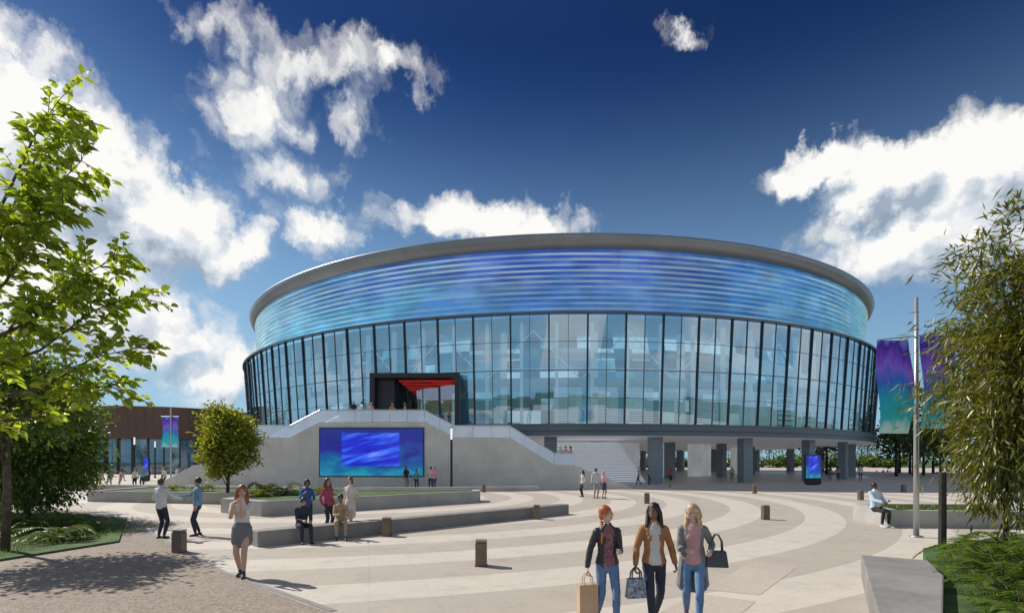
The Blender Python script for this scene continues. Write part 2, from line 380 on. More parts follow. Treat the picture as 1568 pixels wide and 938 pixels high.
m.obj('ground_columns',[pm('column_blue_grey',(.20,.24,.28),.45,.25,var=.06)],arena,bevel=.02)
m=MB(); m.revolve(CX,CY,[(38,0),(38,4.6)],R(-100),R(-3),60,0)
for a0,a1,r in((10,19,31),(26,30,30),(35,47,31),(52,62,31),(70,84,33),(-3,10,26)):
    m.revolve(CX,CY,[(r,0),(r,4.6)],R(a0),R(a1),6,0)
m.obj('core_walls',[pm('core_wall',(.58,.60,.62),.6,var=.10,scale=.4,emis=.24)],arena)  # core walls emit: added fill for the dark undercroft
m=MB()
for k in range(20):
    r=47-.42*k; m.revolve(CX,CY,[(r,.22*k),(r,.22*k+.16)],R(-4),R(8.),14,0); m.revolve(CX,CY,[(r,.22*k+.16),(r,.22*k+.22),(r-.42,.22*k+.22)],R(-4),R(8.),14,1)
m.obj('bleacher_steps',[pm('bleacher_riser',(.42,.45,.49),.5,var=.04,emis=.18),pm('bleacher',(.70,.73,.76),.5,var=.04,emis=.32)],arena)  # steps given added glow to stay pale under the slab
por=MB(); x0,x1,y0,y1,z0,z1=-13.3,-4.9,49.6,56,5.57,10.45
por.box(x0,x0+.45,y0,y1,z0,z1-.45); por.box(x1-.45,x1,y0,y1,z0,z1-.45); por.box(x0,x1,y0,y1,z1-.45,z1)
por.box(x0+.45,x1-.45,y1-.2,y1,z0,z1-.45)
por.box(x0+.45,x0+2.1,y0+1.0,y1-.2,z0,z1-.45)
por.box(-8.1,-7.9,y0+2.5,y0+2.6,z0,z0+2.6);por.box(-10.1,-9.9,y0+2.5,y0+2.6,z0,z0+2.6)
por.obj('entrance_portal',[pm('portal_dark',(.018,.02,.026),.4,.2)],arena,bevel=.02)
m=MB()
for k in range(9):
    y=50.2+k*.62; z=9.72-k*.20; m.box(x0+2.6+k*.22,x1-.55,y,y+.12,z,z+.08)
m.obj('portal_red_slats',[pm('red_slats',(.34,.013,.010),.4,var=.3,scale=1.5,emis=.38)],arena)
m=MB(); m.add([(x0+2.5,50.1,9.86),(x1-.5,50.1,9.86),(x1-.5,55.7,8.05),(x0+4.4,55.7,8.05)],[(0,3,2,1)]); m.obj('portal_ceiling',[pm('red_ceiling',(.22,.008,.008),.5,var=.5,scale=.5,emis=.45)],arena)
m=MB(); m.box(-8.7,-5.6,y1-.3,y1-.22,5.7,8.0); m.obj('portal_doors',[glass('door_glass',(.2,.3,.35),.05)],arena)

# ------------------------------------------------------------------ podium
pod=group('entrance_staircase')
YF=42.5
def stairs(m,xa,za,xb,zb,y0,y1,n):
    for i in range(n):
        x_0=xa+(xb-xa)*i/n; x_1=xa+(xb-xa)*(i+1)/n; z=za+(zb-za)*(i+1)/n
        if z>.02: m.box(min(x_0,x_1),max(x_0,x_1),y0,y1,0,z)
m=MB(); m.box(-15.4,-7.0,YF,50.2,0,5.35)
m.obj('podium_block',[conc_l],pod,bevel=.03)
right=[(-7,5.35),(-4.6,4.1),(-.2,4.1),(3.4,1.9),(5.0,1.9),(9.6,.1)]
left=[(-15.4,5.35),(-17.8,4.1),(-20.4,4.1),(-24.,1.9),(-25.4,1.9),(-29,.1)]
st=MB(); ck=MB(); bl=MB(); rl=MB()
for pr in (right,left):
    stairs(st,pr[0][0],5.35,pr[1][0],4.0,YF+.32,47.5,7); st.box(min(pr[1][0],pr[2][0]),max(pr[1][0],pr[2][0]),YF+.32,47.5,0,4.0)
    stairs(st,pr[2][0],4.0,pr[3][0],1.8,YF+.32,47.5,13); st.box(min(pr[3][0],pr[4][0]),max(pr[3][0],pr[4][0]),YF+.32,47.5,0,1.8)
    stairs(st,pr[4][0],1.8,pr[5][0],0,YF+.32,47.5,11)
    for yy in (YF,47.55):
        ck.xprism([(p[0],p[1]) for p in pr]+[(pr[-1][0],0),(pr[0][0],0)],yy,yy+.3)
        for i in range(4 if pr is right else 3):
            (xa,za),(xb,zb)=pr[i],pr[i+1]; n=max(1,round(abs(xb-xa)/1.3)); g_=.015*(1 if xb>xa else -1)
            for k in range(n):
                xs=xa+(xb-xa)*k/n+g_; xe=xa+(xb-xa)*(k+1)/n-g_; zs=za+(zb-za)*k/n; ze=za+(zb-za)*(k+1)/n
                bl.xprism([(xs,zs+.02),(xe,ze+.02),(xe,ze+.95),(xs,zs+.95)],yy+.13,yy+.16)
            rl.tube([(xa,yy+.145,za+.98),(xb,yy+.145,zb+.98)],.035,0,6)
for k in range(6):
    bl.box(-15.35+k*1.39,-15.35+k*1.39+1.36,YF+.13,YF+.16,5.37,6.3)
rl.tube([(-15.4,YF+.145,6.33),(-7,YF+.145,6.33)],.035,0,6)
st.obj('stair_flights',[conc_l],pod); ck.obj('stair_side_walls',[conc_l],pod,bevel=.02)
def fritted():
    m,nt,b,o=newmat('fritted_glass'); nt.nodes.remove(b)
    t=nt.nodes.new('ShaderNodeBsdfTransparent'); t.inputs[0].default_value=(.85,.9,.95,1)
    d=nt.nodes.new('ShaderNodeBsdfDiffuse'); d.inputs[0].default_value=(.66,.72,.82,1)
    tl=nt.nodes.new('ShaderNodeBsdfTranslucent'); tl.inputs[0].default_value=(.66,.72,.82,1)
    g_=nt.nodes.new('ShaderNodeBsdfGlossy'); g_.inputs['Roughness'].default_value=.05
    a=nt.nodes.new('ShaderNodeMixShader'); L(nt,d.outputs[0],a.inputs[1]); L(nt,tl.outputs[0],a.inputs[2])
    c=nt.nodes.new('ShaderNodeMixShader'); c.inputs[0].default_value=.55; L(nt,t.outputs[0],c.inputs[1]); L(nt,a.outputs[0],c.inputs[2])
    e=nt.nodes.new('ShaderNodeMixShader'); e.inputs[0].default_value=.12; L(nt,c.outputs[0],e.inputs[1]); L(nt,g_.outputs[0],e.inputs[2])
    L(nt,e.outputs[0],o.inputs[0]); return m
bl.obj('balustrade_glass',[fritted()],pod); rl.obj('handrail',[steel],pod)
def screenmat(name,cx,cz,hw,hh):
    m,nt,b,o=newmat(name); co=objco(nt); x,y,z=sepx(nt,co)
    u=mth(nt,'DIVIDE',mth(nt,'SUBTRACT',x,cx),hw); v=mth(nt,'DIVIDE',mth(nt,'SUBTRACT',z,cz),hh)
    uv=comb(nt,u,v,0.); nn=noise(nt,uv,1.0,3,.6)
    rot=comb(nt,mth(nt,'MULTIPLY_ADD',v,-.35,u),mth(nt,'MULTIPLY_ADD',u,-.75,mth(nt,'MULTIPLY',v,1.3)),0.)
    n2=noise(nt,vm(nt,'MULTIPLY',rot,(.7,1.5,1)),1.5,3,.6)
    bgc=ramp(nt,mth(nt,'ADD',mth(nt,'MULTIPLY',v,.28),nn),[(.15,(.02,.34,.45)),(.38,(.01,.10,.30)),(.55,(.02,.02,.26)),(.8,(.012,.02,.20))])
    inn=ramp(nt,n2,[(.3,(.01,.015,.35)),(.48,(.02,.03,.62)),(.60,(.05,.18,.90)),(.68,(.30,.32,.95)),(.8,(.02,.05,.8))])
    du=mth(nt,'ABSOLUTE',mth(nt,'SUBTRACT',u,-.02)); dv=mth(nt,'ABSOLUTE',mth(nt,'SUBTRACT',v,.12))
    msk=mth(nt,'MULTIPLY',mth(nt,'LESS_THAN',du,.56),mth(nt,'LESS_THAN',dv,.70))
    col=mix(nt,msk,bgc,inn)
    L(nt,col,b.inputs['Base Color']); L(nt,col,b.inputs['Emission Color']); b.inputs['Emission Strength'].default_value=.62; b.inputs['Roughness'].default_value=.2
    return m
scr=group('video_screen')
m=MB(); m.box(-15.38,-7.02,YF-.10,YF-.003,.98,4.90); m.obj('frame',[dark],scr)
m=MB(); m.box(-15.3,-7.1,YF-.12,YF-.103,1.06,4.82); m.obj('panel',[screenmat('led_panel',-11.2,2.94,4.1,1.88)],scr)

# ------------------------------------------------------------------ pavilion
pav_=group('round_pavilion'); PX,PY=-70.,110.
copper=pm('copper_cladding',(.12,.072,.058),.45,.3,var=.10,scale=.15)
m=MB(); m.revolve(PX,PY,[(14,6.2),(16.7,6.2),(17.6,11.8),(17.2,11.9),(.01,12.2)],0,TAU,80); m.obj('cladding_band',[copper],pav_)
m=MB()
for i in range(80):
    a=TAU*i/80; c=lambda r,z,d:(PX+r*math.sin(a+d),PY-r*math.cos(a+d),z)
    m.hexa([c(16.68,6.25,-.001),c(16.72,6.25,-.001),c(16.72,6.25,.001),c(16.68,6.25,.001),c(17.58,11.75,-.001),c(17.62,11.75,-.001),c(17.62,11.75,.001),c(17.58,11.75,.001)])
    if i%2==0: m.obox(PX+15.6*math.sin(a),PY-15.6*math.cos(a),a,.12,.2,0,6.2)
m.obj('cladding_seams_and_mullions',[pm('copper_dark',(.10,.06,.05),.5,.3)],pav_)
m=MB(); m.revolve(PX,PY,[(15.4,0.01),(15.4,6.2)],0,TAU,80); m.obj('glazing',[glass('pavilion_glass',(.45,.58,.68),.12)],pav_)
m=MB(); m.revolve(PX,PY,[(10,0.02),(10,6.2)],0,TAU,40); m.obj('inner_wall',[pm('pavilion_inner',(.22,.32,.44),.6,var=.4,scale=.4,emis=.15)],pav_)

# ------------------------------------------------------------------ landscape walls
def wall(name,poly,h,mat=conc,z0=0):
    m=MB(); m.prism(poly,z0,h); return m.obj(name,[mat],bevel=.02)
def strip(a,b,w):
    ax,ay=a;bx,by=b; d=math.hypot(bx-ax,by-ay); nx,ny=-(by-ay)/d*w,(bx-ax)/d*w
    return [a,b,(bx+nx,by+ny),(ax+nx,ay+ny)]
wall('bench_wall',strip((-6.6,13.8),(2.4,22.4),.55),.42,mat=conc_d)
def planter(name,poly,h,t=.3):
    m=MB(); n=len(poly)
    cx=sum(p[0] for p in poly)/n; cy=sum(p[1] for p in poly)/n
    inner=[]
    for x,y in poly:
        d=math.hypot(cx-x,cy-y); inner.append((x+(cx-x)/d*t*1.5,y+(cy-y)/d*t*1.5))
    for i in range(n):
        j=(i+1)%n; m.prism([poly[i],poly[j],inner[j],inner[i]],0,h)
    e=group(name); m.obj('walls',[conc],e)
    m=MB(); m.prism(inner,0,h-.06); m.obj('planting',[grassm],e)
    return e
planter('planter',[(-12.6,23.0),(-10.1,21.4),(-1.8,28.9),(-1.8,30.2),(-12.5,30.2)],.62)
planter('planter',[(-23.4,29.3),(-12.8,27.0),(-12.8,32.5),(-23.4,34)],.6)
wall('low_wall',strip((-34,41),(-14,36.5),.5),.45)
wall('low_wall',strip((-14,37),(2,39.5),.4),.35)
planter('planter',[(12.75,18.0),(17.5,17.4),(19,20.5),(13.4,20.9)],.58)
wall('planter_wall',[(6.7,10.2),(7.55,9.65),(6.8,8.37),(5.1,6.29),(2.4,3.),(1.7,3.),(4.33,6.29)],.45,mat=conc_d)
m=MB(); m.prism([(7.6,9.7),(9.2,11.9),(16,15.5),(22,12),(22,2),(3.2,3.),(5.15,6.25)],0,.3); m.obj('planting_bed',[grassm])
m=MB(); m.prism([(-11.5,11.6),(-10.8,14.6),(-15,20.7),(-30,25),(-30,9.5)],0,.06); m.obj('planting_bed',[grassm])

# ------------------------------------------------------------------ foliage
def leafmat(name,c1,c2,c3,trans=.45):
    m,nt,b,o=newmat(name); ge=nt.nodes.new('ShaderNodeNewGeometry')
    col=ramp(nt,ge.outputs['Random Per Island'],[(0.,c1),(.55,c2),(1.,c3)])
    nt.nodes.remove(b)
    d=nt.nodes.new('ShaderNodeBsdfDiffuse'); L(nt,col,d.inputs[0])
    t=nt.nodes.new('ShaderNodeBsdfTranslucent'); L(nt,vm(nt,'MULTIPLY',col,(1.6,1.5,.6)),t.inputs[0])
    gl=nt.nodes.new('ShaderNodeBsdfGlossy'); gl.inputs['Roughness'].default_value=.35
    m1=nt.nodes.new('ShaderNodeMixShader'); m1.inputs[0].default_value=trans; L(nt,d.outputs[0],m1.inputs[1]); L(nt,t.outputs[0],m1.inputs[2])
    m2=nt.nodes.new('ShaderNodeMixShader'); m2.inputs[0].default_value=.06; L(nt,m1.outputs[0],m2.inputs[1]); L(nt,gl.outputs[0],m2.inputs[2])
    L(nt,m2.outputs[0],o.inputs[0]); return m
lf_bright=leafmat('leaf_bright',(.14,.21,.02),(.28,.38,.04),(.45,.52,.09),.6)
lf_mid=leafmat('leaf_mid',(.04,.08,.012),(.09,.15,.022),(.17,.24,.035))
lf_dark=leafmat('leaf_dark',(.025,.05,.010),(.05,.09,.016),(.10,.14,.025))
lf_olive=leafmat('leaf_olive',(.05,.06,.010),(.13,.14,.018),(.26,.25,.035),.45)
lf_ball=leafmat('leaf_yellowgreen',(.10,.13,.015),(.21,.24,.025),(.36,.38,.05),.5)
bark=pm('bark',(.10,.075,.055),.85,var=.3,scale=8,bump=.6,bscale=40)
bark_d=pm('bark_dark',(.03,.025,.02),.85,var=.3,scale=8,bump=.6,bscale=40)
def npmesh(name,V,T,mat,parent=None):
    me=bpy.data.meshes.new(name); me.vertices.add(len(V)); me.vertices.foreach_set('co',V.astype(np.float32).ravel())
    me.loops.add(T.size); me.loops.foreach_set('vertex_index',T.astype(np.int32).ravel())
    me.polygons.add(len(T)); me.polygons.foreach_set('loop_start',np.arange(0,T.size,3,dtype=np.int32))
    me.polygons.foreach_set('loop_total',np.full(len(T),3,dtype=np.int32))
    me.materials.append(mat); me.update(calc_edges=True); me.validate()
    ob=bpy.data.objects.new(name,me); COL.objects.link(ob)
    if parent: ob.parent=parent
    return ob
def unit(a): return a/np.maximum(np.linalg.norm(a,axis=1,keepdims=True),1e-6)
def leaves(name,P,D,Ln,W,mat,parent=None,N=None,detail=False):
    n=len(P); D=unit(D)
    if N is None: N=nr.normal(size=(n,3)); N[:,2]=np.abs(N[:,2])+.6
    S=unit(np.cross(D,N)); N=np.cross(S,D)
    Ln=np.broadcast_to(np.asarray(Ln,float),(n,))[:,None]; W=np.broadcast_to(np.asarray(W,float),(n,))[:,None]
    if not detail:
        B=P; T=P+D*Ln; Lf=P+D*Ln*.45+S*W*.5+N*W*.2; Rt=P+D*Ln*.45-S*W*.5+N*W*.2
        V=np.stack([B,Lf,T,Rt],1).reshape(-1,3); o=(np.arange(n)*4)[:,None]
        Tr=np.concatenate([o+np.array([0,2,1]),o+np.array([0,3,2])],1).reshape(-1,3)
    else:
        dn=np.array([0,0,-1.])
        B=P; M1=P+D*Ln*.33+N*W*.02; M2=P+D*Ln*.68+dn*Ln*.04; T=P+D*Ln+dn*Ln*.14
        L1=M1+S*W*.5+N*W*.18; R1=M1-S*W*.5+N*W*.18; L2=M2+S*W*.38+N*W*.15; R2=M2-S*W*.38+N*W*.15
        V=np.stack([B,L1,M1,R1,L2,M2,R2,T],1).reshape(-1,3); o=(np.arange(n)*8)[:,None]
        tr=[(0,2,1),(0,3,2),(1,2,5),(1,5,4),(2,3,6),(2,6,5),(4,5,7),(5,6,7)]
        Tr=np.concatenate([o+np.array(t) for t in tr],1).reshape(-1,3)
    return npmesh(name,V,Tr,mat,parent)
def tree(name,x,y,cz,rad,ncl,per,ll,lw,mat,tr=.12,barkm=bark,sig=.30,droop=0.,base=0.,stems=1,nl=16,seed=1):
    nr.seed(seed)
    e=group(name); C=np.array([x,y,cz]); rad=np.array(rad)
    u=unit(nr.normal(size=(ncl,3)))*(nr.rand(ncl,1)**.42)
    lump=1+.22*np.sin(3.1*u[:,:1]+x)*np.cos(2.7*u[:,2:]+y)+.10*nr.normal(size=(ncl,1))
    cc=C+u*rad*lump
    m=MB()
    for s in range(stems):
        ox=(s-(stems-1)/2)*.35
        top=(x+ox*1.8,y,cz+rad[2]*.55)
        m.tube([(x+ox*.5,y,base),(x+ox*.6+.04,y+.03,base+(cz-base)*.4),(x+ox,y-.03,cz-rad[2]*.2),top],[tr,tr*.8,tr*.6,tr*.15],0,8)
    idx=nr.choice(len(cc),min(nl,len(cc)),replace=False)
    for i in idx:
        q=cc[i]; zz=max(base+.3,min(q[2]-rad[2]*.45,cz+.2*rad[2])); a=np.array([x,y,zz]); mid=(a+q)/2+np.array([0,0,.12*rad[2]])
        m.tube([tuple(a),tuple(mid),tuple(q)],[tr*.35,tr*.22,tr*.06],0,5)
    m.obj('trunk',[barkm],e,True)
    k=len(cc); sz=sig*(.6+.8*nr.rand(k,1,1))
    P=(cc[:,None,:]+nr.normal(size=(k,per,3))*sz*np.array([1,1,.75])).reshape(-1,3)
    P=P[P[:,2]>base+.15]
    D=P-C; D=unit(D)+nr.normal(size=P.shape)*.7; D[:,2]-=droop
    n=len(P); leaves('foliage',P,D,ll*(.6+.8*nr.rand(n)),lw*(.7+.6*nr.rand(n)),mat,e)
    return e
tree('deciduous_tree',-15.3,28.6,3.3,(1.45,1.45,1.75),150,90,.18,.12,lf_ball,.09,sig=.24,base=.5,seed=3)
tree('leafy_tree',-17.9,19.6,3.0,(2.2,2.2,2.7),190,110,.17,.085,lf_mid,.12,sig=.30,droop=.3,seed=4)
tree('leafy_tree',-21.5,22.5,2.6,(2.4,2.4,2.6),150,90,.17,.08,lf_dark,.12,sig=.34,droop=.3,seed=5)
tree('leafy_tree',-12.4,13.0,4.0,(1.5,1.5,1.4),90,80,.15,.08,lf_mid,.1,sig=.28,seed=6)
tree('willow_tree',12.45,12.3,4.7,(2.05,2.1,3.0),260,110,.27,.05,lf_olive,.07,bark_d,sig=.30,droop=1.1,stems=2,base=.3,seed=8)
tree('willow_tree',10.95,11.8,2.7,(.75,.8,1.9),56,90,.24,.042,lf_olive,.05,bark_d,sig=.23,droop=1.2,base=.3,nl=8,seed=9)
m=MB(); m.tube([(9.55,11.8,.3),(9.56,11.8,2.0)],[.08,.07],0,8); m.obj('tree_stake',[bark_d])

e=group('broadleaf_tree'); m=MB(); TX,TY=-8.0,7.1
m.tube([(TX,TY,0),(TX+.05,TY,1.8),(TX+.15,TY,3.4),(TX+.5,TY+.05,5.2),(TX+.9,TY,6.9)],[.13,.11,.09,.06,.02],0,10)
LP=[];LD=[]
limbs=[((-7.8,7.1,4.6),(-5.9,6.9,6.9)),((-7.7,7.1,4.3),(-5.75,7.1,6.25)),((-7.8,7.1,4.0),(-6.3,7.2,6.6)),((-7.8,7.1,3.8),(-5.75,6.8,5.55)),
 ((-7.8,7.1,3.5),(-5.25,7.0,4.9)),((-7.8,7.1,3.2),(-5.1,7.1,4.45)),((-7.8,7.1,2.9),(-4.95,6.9,3.7)),((-7.8,7.1,2.6),(-5.4,7.1,3.25)),
 ((-7.9,7.1,3.0),(-6.3,7.0,4.3)),((-7.9,7.1,4.2),(-6.5,7.2,5.9)),((-7.8,7.1,3.4),(-6.1,7.4,4.8)),((-7.9,7.1,3.6),(-6.4,6.6,5.3))]
for a,b in limbs:
    a=Vector(a);b=Vector(b); mid=a.lerp(b,.5)+Vector((.15,0,-.1)); q=a.lerp(b,.8)+Vector((.05,0,.05))
    m.tube([a,mid,q,b],[.035,.018,.010,.004],0,6)
    pts=[a.lerp(mid,t) for t in (.6,)]+[mid.lerp(q,t) for t in(.1,.5,.85)]+[q.lerp(b,t) for t in(.2,.6,1.)]
    for p in pts:
        for s in range(4):
            d=Vector((rnd.uniform(-.2,1),rnd.uniform(-.9,.9),rnd.uniform(-.25,.65))).normalized(); ln=rnd.uniform(.15,.42)
            e1=p+d*ln; e2=e1+Vector((d.x,d.y,d.z-.3))*.1
            m.tube([p,e1,e2],[.006,.004,.002],0,4)
            for k in range(13):
                t=.25+.8*k/12; pp=p.lerp(e2,t); LP.append(pp+Vector([rnd.gauss(0,.015) for _ in range(3)]))
                sd_=d.cross(Vector((0,0,1))); LD.append(d*.6+sd_*rnd.choice((-1,1))*rnd.uniform(.4,1.1)+Vector((0,0,rnd.uniform(-.7,.4))))
m.obj('trunk',[bark],e,True)
LP=np.array(LP);LD=np.array(LD); n=len(LP)
leaves('foliage',LP,LD,.135*(.6+.7*nr.rand(n)),.078*(.7+.6*nr.rand(n)),lf_bright,e,detail=True)

def fern(name,x,y,z,nf,Ln,mat,w=.16,up=1.,nl_=42,lw_=.022):
    V=[];Dv=[];NN=[];Ls=[]; m=MB(); e=group(name)
    for i in range(nf):
        a=2*math.pi*i/nf+rnd.uniform(-.3,.3); l=Ln*rnd.uniform(.65,1.1); h=up*rnd.uniform(.4,1.1); pts=[]
        for k in range(15):
            t=k/14; r=l*t*(1-.12*t); zz=z+l*h*(1.25*t-1.25*t*t*(1.0))*.9+ (0.02)
            pts.append(Vector((x+r*math.cos(a),y+r*math.sin(a),zz)))
        m.tube(pts[::3]+[pts[-1]],[.010,.009,.007,.005,.003,.002],0,4)
        sd_=Vector((-math.sin(a),math.cos(a),0))
        for k in range(1,nl_):
            t=k/nl_*14; i0=int(t); p=pts[i0].lerp(pts[min(14,i0+1)],t-i0); tg=(pts[min(14,i0+1)]-pts[i0]).normalized()
            wl=w*math.sin(math.pi*min(1,.12+.88*k/nl_))**.7*Ln
            for s in(-1,1): V.append(p); Dv.append(sd_*s+tg*.55+Vector((0,0,-.15))); Ls.append(max(.04,wl)); NN.append((0,0,1.))
    n=len(V); m.obj('stems',[bark],e)
    leaves('fronds',np.array(V),np.array(Dv),np.array(Ls),lw_*Ln+.006,mat,e,N=np.array(NN)+nr.normal(size=(n,3))*.15)
for x,y,l in((-13.6,16.0,1.5),(-12.4,14.6,1.2),(-15.2,17.2,1.6),(-14.5,14.2,1.3),(-16.5,15.5,1.4)):
    fern('fern_plant',x,y,.06,15,l,lf_mid,up=1.1)
for x,y,l in((-11.3,26.3,1.5),(-9.7,26.8,1.2),(-12.0,25.0,1.1),(-13.6,29.0,1.3),(-17.5,30.0,1.1),(-19.5,30.6,1.)):
    fern('fern_plant',x,y,.56,14,l,lf_ball,up=1.3,nl_=26,lw_=.04)
for x,y,l in((7.9,8.6,1.2),(8.7,9.6,1.4),(6.9,7.3,1.0),(8.3,7.4,1.3),(9.6,9.0,1.4),(10.1,10.7,1.4),(6.1,6.2,.8)):
    fern('fern_plant',x,y,.3,13,l,lf_mid,up=1.5,w=.24,nl_=26,lw_=.028)
def grass(name,poly_pts,n,h,z,mat):
    P=np.array(poly_pts(n)); P=np.c_[P,np.full(len(P),z)]; D=nr.normal(size=P.shape)*.35; D[:,2]=1
    leaves(name,P,D,h*(.5+nr.rand(len(P))),.012,mat)
grass('grass',lambda n:[(rnd.uniform(-22,-11.6),rnd.uniform(12,18.5)) for _ in range(n)],9000,.14,.05,lf_mid)
grass('grass',lambda n:[(13.6+rnd.random()*4,18.4+rnd.random()*1.8) for _ in range(n)],3000,.12,.5,lf_mid)
def treeline(name,pts,mat,leaf=.8,per=420,low=.62):
    e=group(name); PP=[];m=MB()
    for x,y,h,r in pts:
        k=14; c=np.c_[x+nr.normal(size=k)*r*.45,y+nr.normal(size=k)*r*.45,h*low+nr.normal(size=k)*h*.18]
        PP.append((c[:,None,:]+nr.normal(size=(k,per//k,3))*np.array([r*.25,r*.25,h*.1])).reshape(-1,3))
        m.tube([(x,y,0),(x,y,h*.6)],[.25,.1],0,5)
    P=np.concatenate(PP); P=P[P[:,2]>.2]; n=len(P)
    leaves('foliage',P,nr.normal(size=P.shape),leaf*(.5+nr.rand(n)),leaf*.6,mat,e); m.obj('trunks',[bark_d],e)
pts=[]
for i in range(26): pts.append((52+i*3.6+rnd.uniform(-1,1),78+rnd.uniform(-6,14)+i*1.0,rnd.uniform(8,12),3.6))
for i in range(60): pts.append((-150+i*5.2+rnd.uniform(-2,2),205+rnd.uniform(-8,8),rnd.uniform(11,16),5.))
for i in range(14): pts.append((-135+i*3.5,95+rnd.uniform(-6,6)+i*.5,rnd.uniform(8,13),4.))
for i in range(10): pts.append((-48+i*1.6-30,58+rnd.uniform(-3,3),rnd.uniform(4,6),2.))
treeline('distant_trees',pts[:100],lf_dark)
treeline('distant_trees',pts[100:],lf_mid,leaf=.35)
treeline('distant_trees',[(-60+i*4.2,178+rnd.uniform(-4,4),4.2,3.5) for i in range(46)],lf_mid,leaf=1.1,low=.4)

# ------------------------------------------------------------------ street furniture
brz=pm('bollard_bronze',(.16,.12,.09),.45,.4,var=.1,scale=5); brz2=pm('bollard_top',(.30,.25,.21),.4,.4)
for x,y in((-.66,11.4),(-8.2,13.1),(-3.75,15.9),(.95,20.5),(9.7,20.35),(16.7,36.6),(20.,30.5),(28,38),(7.1,28),(-2,38)):
    m=MB(); m.box(x-.12,x+.12,y-.12,y+.12,.012,.50,0); m.box(x-.10,x+.10,y-.10,y+.10,.50,.525,0); m.box(x-.12,x+.12,y-.12,y+.12,.525,.56,1); m.box(x-.14,x+.14,y-.14,y+.14,.0,.014,0)
    m.obj('bollard',[brz,brz2],bevel=.008)
e=group('street_lamp'); m=MB(); m.tube([(-4.7,41.3,0),(-4.7,41.3,3.9)],.09,0,12); m.tube([(-4.7,41.3,0),(-4.7,41.3,.12)],.16,0,12); m.tube([(-4.7,41.3,4.8),(-4.7,41.3,4.88)],.12,0,12); m.obj('pole',[dark],e)
m=MB(); m.tube([(-4.7,41.3,3.9),(-4.7,41.3,4.8)],.085,0,12); m.obj('lantern',[pm('lamp_white',(.85,.85,.8),.4,emis=.5)],e)
for x,y in((-41.2,58.),(-47,70)):
    e=group('street_lamp'); m=MB(); m.tube([(x,y,0),(x,y,4.0)],.09,0,10); m.tube([(x,y,0),(x,y,.12)],.16,0,10); m.obj('pole',[dark],e); m=MB(); m.tube([(x,y,4.),(x,y,4.8)],.085,0,10); m.obj('lantern',[_mc['lamp_white']],e)
def bannermat(name,x0,z0,h):
    m,nt,b,o=newmat(name); co=objco(nt); x,y,z=sepx(nt,co)
    v=mth(nt,'DIVIDE',mth(nt,'SUBTRACT',z,z0),h); k=2.8/h
    nn=noise(nt,vm(nt,'MULTIPLY',co,(3.2*k,1,.8*k)),1.0,3,.6)
    t=mth(nt,'ADD',v,mth(nt,'MULTIPLY_ADD',nn,.6,-.3))
    col=ramp(nt,t,[(.0,(.50,.72,.72)),(.12,(.03,.45,.50)),(.35,(.02,.36,.52)),(.52,(.04,.14,.62)),(.66,(.22,.14,.72)),(.80,(.16,.05,.55)),(.92,(.05,.02,.38)),(1.,(.15,.2,.75))])
    L(nt,col,b.inputs['Base Color']); L(nt,col,b.inputs['Emission Color']); b.inputs['Emission Strength'].default_value=.15; b.inputs['Roughness'].default_value=.6; return m
def flag(m,xa,xb,y,zt,zb,amp,ph):
    nu,nv=10,24; vs=[]
    for j in range(nv+1):
        for i in range(nu+1):
            u=i/nu; v=j/nv; x=xa+(xb-xa)*u+.10*math.sin(v*3.4+ph)*v*(xb-xa if xb>xa else xa-xb); z=zt+(zb-zt)*v
            vs.append((x,y+amp*math.sin(v*5+u*2+ph),z))
    m.add(vs,[(j*(nu+1)+i,j*(nu+1)+i+1,(j+1)*(nu+1)+i+1,(j+1)*(nu+1)+i) for j in range(nv) for i in range(nu)])
e=group('banner_pole'); X,Y=11.9,15.65
m=MB(); m.tube([(X,Y,0),(X,Y,3.5),(X,Y,7.05)],[.075,.065,.05],0,12); m.tube([(X,Y,0),(X,Y,.05)],.17,0,12); m.tube([(X-1.25,Y-.1,5.78),(X+1.15,Y+.1,6.05)],.018,0,6); m.obj('pole',[steel],e,True)
m=MB(); flag(m,X-1.18,X-.2,Y-.05,5.80,3.05,.10,0.); flag(m,X+.2,X+1.1,Y+.05,5.98,3.2,.1,1.); m.obj('banners',[bannermat('banner_print',0,3.05,2.8)],e,True)
e=group('banner_pole'); X,Y=-38.5,60.
m=MB(); m.tube([(X,Y,0),(X,Y,8.2)],.09,0,10); m.tube([(X-1.1,Y,7.25),(X+.9,Y,7.25)],.03,0,6); m.obj('pole',[steel],e)
m=MB(); flag(m,X-1.0,X-.15,Y,7.2,3.8,.1,0.); flag(m,X+.12,X+.85,Y,7.2,3.8,.1,1.); m.obj('banners',[bannermat('banner_print_far',0,3.8,3.4)],e,True)
for x,y,w_,h in((28.,49.5,.75,2.85),(-40.2,58.5,.32,2.6)):
    e=group('information_totem'); m=MB(); m.box(x-w_,x+w_,y-.1,y+.1,.1,h); m.box(x-w_*.8,x+w_*.8,y-.08,y+.08,0,.1); m.obj('casing',[dark],e,bevel=.02)
    m=MB(); m.box(x-w_+.06,x+w_-.06,y-.115,y-.102,.65,h-.08); m.obj('display',[screenmat('totem_display',x,1.8,w_,1.1)],e)

